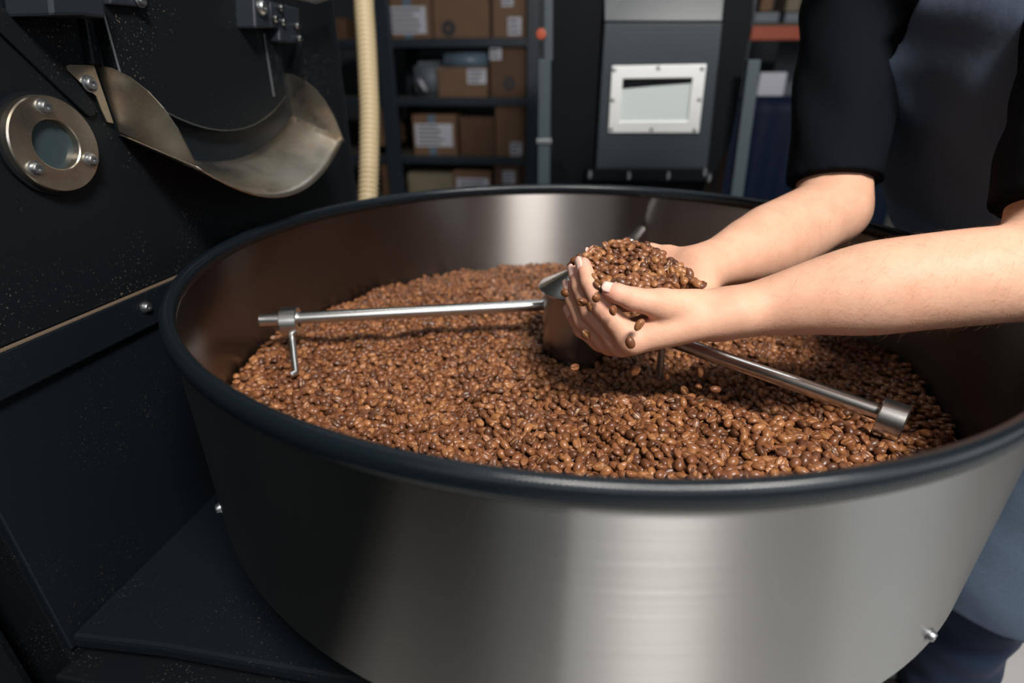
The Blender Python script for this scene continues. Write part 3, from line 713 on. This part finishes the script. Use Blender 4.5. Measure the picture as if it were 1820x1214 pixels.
# latch block and hinge at the top
b = B(); prism(b, [fpx(x, y, .05) for x, y in ((92, 29), (145, 28), (190, 33), (183, -40), (85, -40))], -FN * .05); obj('latch_block', b, M['bluegrey'], ro, bevel=.003)
b = B(); prism(b, [fpx(x, y, .03) for x, y in ((196, 8), (262, 14), (262, -30), (196, -30))], -FN * .03); lb = obj('latch_bar', b, M['bluegrey'], ro, bevel=.002)
fbolt(248, 2, .031, .005, lb)
b = B(); prism(b, [fpx(x, y, .05) for x, y in ((452, -8), (480, -8), (483, 50), (455, 50))], -FN * .05); hb = obj('hinge_block', b, M['bluegrey'], ro, bevel=.003)
fbolt(463, 13, .051, .0085, hb, .005)
b = B(); prism(b, [fpx(x, y, .04) for x, y in ((481, 2), (532, 14), (536, 78), (498, 74), (497, 52), (482, 48))], -FN * .04); hp_ = obj('hinge_plate', b, M['bluegrey'], ro, bevel=.003)
for x, y in ((487, 33), (501, 39), (497, 14), (526, 46), (530, 68)):
    q = fbolt(x, y, .041, .0050, hp_); q.data.materials[0] = M['bolt_dark']
b = B(); tube(b, [fpx(525, -6, .04), fpx(560, 2, .045), fpx(590, -8, .04)], .004, 10); obj('hinge_rod', b, M['bolt'], ro, smooth=True)
b = B(); prism(b, [fpx(x, y, .006) for x, y in ((536, 70), (541, 70), (524, 122), (519, 122))], -FN * .008); obj('hinge_web', b, M['black2'], ro)
# sight glass
gc = fpx(94, 257, .008)
b = B(); lathe(b, [(.0225, -.008), (.0225, .004), (.0235, .005), (.0425, .005), (.0435, .0035), (.0435, -.008)], 64, gc, FN); sg_ = obj('sight_glass_ring', b, M['chute'], ro, angle=30)
b = B(); lathe(b, [(.0235, -.008), (.047, -.008), (.047, -.003), (.0235, -.003)], 64, gc, FN); obj('gasket', b, M['black'], sg_, angle=30)
b = B(); lathe(b, [(0, -.003), (.0226, -.003), (.0226, -.007), (0, -.007)], 48, gc, FN); obj('glass_pane', b, M['glass'], sg_)
for x, y in ((77, 190), (62, 300), (160, 284)): fbolt(x, y, .013, .0058, sg_)

# ------------------------------------------------------------------ ribbed hose behind the tray
b = B(); path = [at(640, -160, 1.25) + V((-.06, .05, 1.1)), at(638, -160, 1.25) + V((-.03, .02, .6))] + [at(x, y, 1.25) for x, y in ((640, -160), (646, 0), (652, 90), (657, 200), (656, 290), (654, 360), (640, 520))]; path += [V((path[-1].x - .02, path[-1].y + .07, .45)), V((path[-1].x - .03, path[-1].y + .14, .0))]
hpth = []
for i in range(len(path) - 1):
    for k in range(max(10, int((path[i + 1] - path[i]).length / .0055))): hpth.append(path[i].lerp(path[i + 1], k / max(10, int((path[i + 1] - path[i]).length / .0055))))
for _ in range(30): hpth = [hpth[0]] + [(hpth[i - 1] + hpth[i] * 2 + hpth[i + 1]) / 4 for i in range(1, len(hpth) - 1)] + [hpth[-1]]
tot = 0; fine = [hpth[0]]
for a_, c_ in zip(hpth, hpth[1:]):
    n = max(1, int((c_ - a_).length / .0019))
    for k in range(n): fine.append(a_.lerp(c_, (k + 1) / n))
rads = []; acc = 0
for i, p in enumerate(fine):
    if i: acc += (p - fine[i - 1]).length
    rads.append(.0222 + .0022 * math.sin(acc / .0112 * 2 * math.pi))
tube(b, fine, rads, 24); tag(obj('ribbed_hose', b, M['hose'], smooth=True), 'cream ribbed plastic hose hanging upright behind the tray', 'hose')

# ------------------------------------------------------------------ hopper machine behind the tray
YH = 1.15
hop = tag(empty('bean_hopper', on_y(1160, 380, YH + .25) * 1), 'tall dark grey hopper machine with white framed window behind the tray', 'machine')
hop.location.z = 0
def yplate(name, px_, Y, thick, m, parent=hop, bevel=.002):
    b = B(); prism(b, [on_y(x, y, Y) for x, y in px_], V((0, thick, 0))); return obj(name, b, m, parent, bevel=bevel)
yplate('housing', ((985, -260), (1352, -260), (1338, 30), (1312, 190), (1300, 250), (1250, 345), (1020, 345), (985, 262), (978, 225)), YH + .035, .5, M['darkgrey'])
yplate('front_panel', ((1074, 40), (1284, 40), (1256, 312), (1058, 312)), YH, .03, M['hopper'], bevel=.004)
b = B(); q0, q1, q2, q3 = on_y(1074, 38, YH), on_y(1284, 38, YH), on_y(1312, -260, YH + .12), on_y(1072, -260, YH + .12)
prism(b, [q0, q1, q2, q3], V((0, .03, 0))); obj('upper_panel', b, M['hopper'], hop, bevel=.003)
b = B(); outer = [on_y(x, y, YH - .008) for x, y in ((1088, 117), (1256, 114), (1242, 236), (1081, 236))]; inner = [on_y(x, y, YH - .008) for x, y in ((1107, 140), (1231, 138), (1222, 215), (1101, 216))]
vo, vi, wo, wi = ([b.verts.new(p) for p in outer], [b.verts.new(p) for p in inner], [b.verts.new(p + V((0, .010, 0))) for p in outer], [b.verts.new(p + V((0, .010, 0))) for p in inner])
for i in range(4):
    j = (i + 1) % 4
    b.faces.new((vo[i], vo[j], vi[j], vi[i])); b.faces.new((vo[i], wo[i], wo[j], vo[j])); b.faces.new((vi[i], vi[j], wi[j], wi[i])); b.faces.new((wo[i], wi[i], wi[j], wo[j]))
wf = obj('window_frame', b, M['frame'], hop, bevel=.001)
yplate('window_pane', ((1105, 138), (1233, 136), (1224, 217), (1099, 218)), YH - .0015, .001, M['pane'], wf, 0)
yplate('painted_pane_shadow', ((1107, 140), (1230, 139), (1229, 148), (1160, 153), (1106, 158)), YH - .0022, .0004, M['darkgrey'], wf, 0)  # dark sheet painting the shadow across the top of the pane
for x, y in ((1092, 124), (1170, 121), (1248, 122), (1089, 178), (1243, 177), (1086, 230), (1158, 230), (1234, 231)):
    b = B(); boltm(b, on_y(x, y, YH - .008), V((0, -1, 0)), .005, .003); obj('bolt', b, M['bolt'], wf, angle=35)
fg2 = yplate('flange', ((1042, 300), (1262, 300), (1264, 322), (1040, 322)), YH - .02, .06, M['darkgrey'])
for x, y in ((1048, 310), (1117, 312), (1187, 312), (1252, 306), (1260, 316)):
    b = B(); c_ = on_y(x, y, YH - .022); lathe(b, [(0, -.013), (.004, -.013), (.004, -.008), (.008, -.008), (.008, .008), (.004, .008), (.004, .013), (0, .013)], 12, c_, V((0, 0, 1))); obj('bolt', b, M['bolt'], fg2, angle=35)
def zpost(name, xt0, xt1, yt, xb0, xb1, yb, Y, m, parent, dep_=.03): return yplate(name, ((xt0, yt), (xt1, yt), (xb1, yb), (xb0, yb)), Y, dep_, m, parent)
zpost('leg', 957, 979, 105, 955, 975, 480, YH - .01, M['greypost'], hop)
zpost('leg', 1330, 1353, 106, 1290, 1311, 420, YH - .06, M['greypost'], hop)
zpost('pipe', 967, 983, -200, 967, 982, 108, YH, M['greypost'], hop)
yplate('clamp', ((953, 247), (980, 247), (980, 256), (953, 256)), YH - .016, .045, M['bolt'])
b = B(); lathe(b, [(0, 0), (.012, 0), (.014, .004), (.014, .02), (0, .022)], 20, on_y(963, 61, YH - .002), V((0, -1, 0))); obj('red_knob', b, M['orange'], hop, angle=30)

# ------------------------------------------------------------------ storage rack and boxes
YR = 3.45
rack = tag(empty('storage_rack', (on_y(815, 200, YR).x, YR + .3, 0)), 'dark steel storage rack filled with cardboard boxes, behind the hose', 'rack')
def lev(y): return on_y(815, y, YR).z
def rx(x, y=200): return on_y(x, y, YR).x
L0, L1 = rx(600) - .9, rx(948)
for y in (67, 173, 278, 352):
    b = B(); box(b, (L0, YR + .02, lev(y) - .028), (L1, YR + .62, lev(y))); obj('shelf', b, M['board'], rack, bevel=.002)
    b = B(); box(b, (L0, YR, lev(y) - .055), (L1, YR + .02, lev(y) - .002)); obj('shelf_beam', b, M['post'], rack, bevel=.002)
for x0, x1 in ((682, 708), (936, 957)):
    for yy in (YR - .03, YR + .6):
        b = B(); box(b, (rx(x0), yy, 0), (rx(x1), yy + .05, 2.3)); obj('post', b, M['post'], rack, bevel=.003)
for x in (575,):
    b = B(); box(b, (rx(x) - .5, YR - .03, 0), (rx(x) - .42, YR + .02, 2.3)); obj('post', b, M['post'], rack, bevel=.003)
def text_lines(parent, x0, x1, z0, z1, Y, n):
    b = B()
    for i in range(n):
        z = z1 - (z1 - z0) * (i + .7) / (n + .4); xa = x0 + (x1 - x0) * .08; xb = x0 + (x1 - x0) * random.uniform(.6, .93)
        box(b, (xa, Y - .0006, z - (z1 - z0) * .16 / n), (xb, Y, z + (z1 - z0) * .16 / n))
    tag(obj('print_lines', b, M['ink'], parent), kind='stuff')
def carton(px_, base, m, label, Lb=(), tape=None, ring=None, dep_=.42, dy=.0):
    x0, y0, x1, y1 = px_; Y = YR + .04 + dy
    xa, xb = on_y(x0, 180, Y).x, on_y(x1, 180, Y).x; zb = lev(base) if base else on_y(800, y1, Y).z; zt_ = zb + (on_y(800, y0, Y).z - on_y(800, y1, Y).z)
    o = tag(empty('cardboard_box', ((xa + xb) / 2, Y + dep_ / 2, zb)), label, 'box', 'cardboard boxes on the storage rack')
    b = B(); box(b, (xa, Y, zb), (xb, Y + dep_, zt_)); bo = obj('carton', b, m, o, bevel=.004)
    b = B(); mid = Y + dep_ / 2
    box(b, (xa + .002, Y + .004, zt_), (xb - .002, mid - .002, zt_ + .004)); obj('flap', b, m, o)
    b = B(); box(b, (xa + .002, mid + .002, zt_), (xb - .002, Y + dep_ - .004, zt_ + .004)); obj('flap', b, m, o)
    zz = lambda y: zb + (zt_ - zb) * (y1 - y) / (y1 - y0); xx = lambda x: xa + (xb - xa) * (x - x0) / (x1 - x0)
    if tape:
        b = B(); box(b, (xx(tape[0]), Y - .0008, zb + .001), (xx(tape[1]), Y, zt_ - .001)); obj('tape', b, M['tape'], o)
    for l_ in Lb:
        b = B(); box(b, (xx(l_[0]), Y - .0018, zz(l_[3])), (xx(l_[2]), Y - .0008, zz(l_[1]))); lo_ = obj('paper_label', b, M['paper'], o)
        text_lines(lo_, xx(l_[0]), xx(l_[2]), zz(l_[3]), zz(l_[1]), Y - .0018, 5 if l_[3] - l_[1] > 35 else 3)
    if ring:
        b = B(); cx_, cz_, r_ = xx(ring[0]), zz(ring[1]), ring[2] * (xb - xa) / (x1 - x0)
        lathe(b, [(r_ * .25, 0), (r_, 0), (r_, .0008), (r_ * .25, .0008)], 28, (cx_, Y - .0002, cz_), V((0, -1, 0))); obj('printed_mark', b, M['ink'], o)
    return o
carton((694, -30, 775, 64), 67, M['card'], 'brown carton with the largest white label, top shelf beside the hose', [(702, 5, 766, 55)], (728, 742))
carton((778, -34, 872, 62), 67, M['card'], 'brown carton with a dark round print, in the middle of the top shelf', ring=(803, 44, 12))
carton((877, -40, 933, 62), 67, M['card'], 'narrow brown carton on the top shelf under the rack post, two white labels', [(903, 25, 926, 58), (893, -20, 912, 6)])
carton((780, 120, 867, 172), 173, M['card'], 'low wide carton with one white label at its upper corner, second shelf', [(832, 122, 865, 148)])
carton((872, 69, 933, 171), 173, M['card2'], 'tall carton with a round print, full height of the second shelf', [(868 + 4, 73, 892, 104)], ring=(905, 146, 11))
carton((730, 204, 809, 276), 278, M['card'], 'carton with a torn white sheet taped across its front, third shelf', [(734, 219, 802, 260)], (758, 772))
carton((815, 206, 878, 274), 278, M['card2'], 'plain dark brown carton without label, third shelf')
carton((880, 184, 933, 280), 278, M['card'], 'tall carton with a small label near its lower corner, third shelf', [(907, 254, 929, 280 - 2)])
carton((714, 312, 798, 352), 352, M['card3'], 'pale grey-tan carton on the lowest visible shelf')
carton((799, 306, 870, 352), 352, M['card'], 'carton with a wide white label just above the tray rim', [(806, 318, 866, 345)])
carton((877, 290, 924, 352), 352, M['card2'], 'dark carton with a small square label, lowest shelf by the rack post', [(893, 304, 915, 325)])
carton((600, 24, 630, 62), 67, M['card2'], 'small dark carton left of the hose, top shelf')
carton((664, 262, 684, 352), 352, M['card2'], 'slim dark carton in the shadow right behind the hose')
carton((664, 190, 684, 276), 278, M['card'], 'narrow brown carton behind the hose, third shelf')
def loose(name, px_, base, m, label, cat, rnd=.012, dep_=.25, dy=.08):
    x0, y0, x1, y1 = px_; Y = YR + dy; xa, xb = on_y(x0, 180, Y).x, on_y(x1, 180, Y).x; zb = lev(base); h = on_y(800, y0, Y).z - on_y(800, y1, Y).z
    b = B(); box(b, (xa, Y, zb), (xb, Y + dep_, zb + h)); bmesh.ops.bevel(b, geom=b.edges[:], offset=min(rnd, h * .4), segments=3, affect='EDGES')
    return tag(obj(name, b, m, smooth=True), label, cat)
loose('plastic_sack', (738, 108, 790, 120 + 52), 173, M['plasticgrey'], 'grey plastic sack lying on the second shelf left of a carton', 'sack', .03)
loose('folded_sheet', (792, 88, 866, 116), 120, M['tape'], 'blue-grey folded sheet lying on top of the low wide carton', 'sheet', .01, .3).location.z = lev(121) - lev(120)
b = B(); tube(b, [on_y(745, 141, YR), on_y(750, 150, YR - .01), on_y(757, 162, YR)], [.012, .016, .012], 12)
tag(obj('tape_roll', b, M['paper'], smooth=True), 'small white roll leaning on the grey sack', 'roll')
b = B(); c_ = on_y(797, 206, YR + .2); lathe(b, [(0, .16), (.05, .155), (.085, .13), (.1, .09), (.1, 0), (0, 0)], 28, (c_.x, c_.y, lev(278) + .27 - .16)); 
tag(obj('white_tub', b, M['paper'], smooth=True), 'whitish round tub behind the torn-label carton', 'tub')

# ------------------------------------------------------------------ right-hand rack with orange beam
YO = 3.3
rk = tag(empty('pallet_rack', (on_y(1400, 200, YO).x, YO + .3, 0)), 'pallet rack with orange beam behind the hopper and the person', 'rack')
def ybox(name, x0, y0, x1, y1, Y, dep_, m, parent=None, bevel=.003):
    a, c_ = on_y(x0, y1, Y), on_y(x1, y0, Y); xm = (x0 + x1) / 2
    b = B(); box(b, (a.x, Y, on_y(xm, y1, Y).z), (c_.x, Y + dep_, on_y(xm, y0, Y).z)); return obj(name, b, m, parent, bevel=bevel)
ybox('beam', 1325, 45, 1620, 70, YO, .05, M['orange'], rk)
ybox('shelf_deck', 1325, 40, 1620, 46, YO + .03, .8, M['board'], rk)
ybox('back_sheet', 1325, 72, 1620, 400, YO + .8, .02, M['plasticgrey'], rk)
for x in (1318, 1625):
    b = B(); q = on_y(x, 100, YO); box(b, (q.x - .04, YO, 0), (q.x + .04, YO + .08, 2.4)); obj('post', b, M['post'], rk, bevel=.003)
def rbox(name, x0, y0, x1, y1, Y, dep_, m, label, cat, group=None): o = ybox(name, x0, y0, x1, y1, Y, dep_, m); return tag(o, label, cat, group)
rbox('grey_crate', 1340, 22, 1386, 40, YO + .05, .3, M['plasticgrey'], 'grey plastic crate on the orange rack beam, nearer the hopper', 'crate', 'grey crates on the rack')
rbox('grey_crate', 1394, 22, 1440, 40, YO + .05, .3, M['plasticgrey'], 'grey plastic crate on the orange rack beam, nearer the black sleeve', 'crate', 'grey crates on the rack')
rbox('cardboard_box', 1350, -60, 1386, 20, YO + .06, .24, M['card'], 'brown carton standing on the grey crate beside the hopper', 'box')
rbox('cardboard_box', 1396, -60, 1436, 20, YO + .06, .24, M['card3'], 'paler carton standing on the grey crate beside the sleeve', 'box')
tarp = B()
nx, nz = 40, 12; x0_, x1_ = on_y(1300, 250, YO - .3).x, on_y(1620, 250, YO - .3).x; zt0 = on_y(1400, 172, YO - .3).z; rows = []
for j in range(nz + 1):
    row = []
    for i in range(nx + 1):
        u, v_ = i / nx, j / nz; row.append(tarp.verts.new((x0_ + (x1_ - x0_) * u, YO - .3 + .025 * math.sin(u * 31) * (.3 + v_) + .02 * math.sin(u * 13 + 1), zt0 * (1 - v_) + .01 * v_ - .0)))
    rows.append(row)
for r0, r1 in zip(rows, rows[1:]):
    for i in range(nx): tarp.faces.new((r0[i], r0[i + 1], r1[i + 1], r1[i]))
rows[0]
ex = [tarp.verts.new((v_.co.x, YO + .35, v_.co.z)) for v_ in rows[0]]
for i in range(nx): tarp.faces.new((rows[0][i], ex[i], ex[i + 1], rows[0][i + 1]))
to = tag(obj('blue_tarpaulin', tarp, M['blue'], smooth=True), 'dark blue tarpaulin draped over goods below the orange beam', 'tarpaulin'); mm = to.modifiers.new('t', 'SOLIDIFY'); mm.thickness = .004
b = B(); box(b, (x0_ + .02, YO - .25, 0), (x1_ - .02, YO + .33, zt0 - .012)); tag(obj('covered_pallet', b, M['card2'], bevel=.01), 'stacked goods hidden under the blue tarpaulin', 'pallet')
pb = rbox('white_box', 1345, 128, 1400, 170, YO - .2, .25, M['paper'], 'whitish printed box standing on the blue tarpaulin', 'box'); pb.location.z = zt0 + .003 - on_y(1372, 170, YO - .2).z
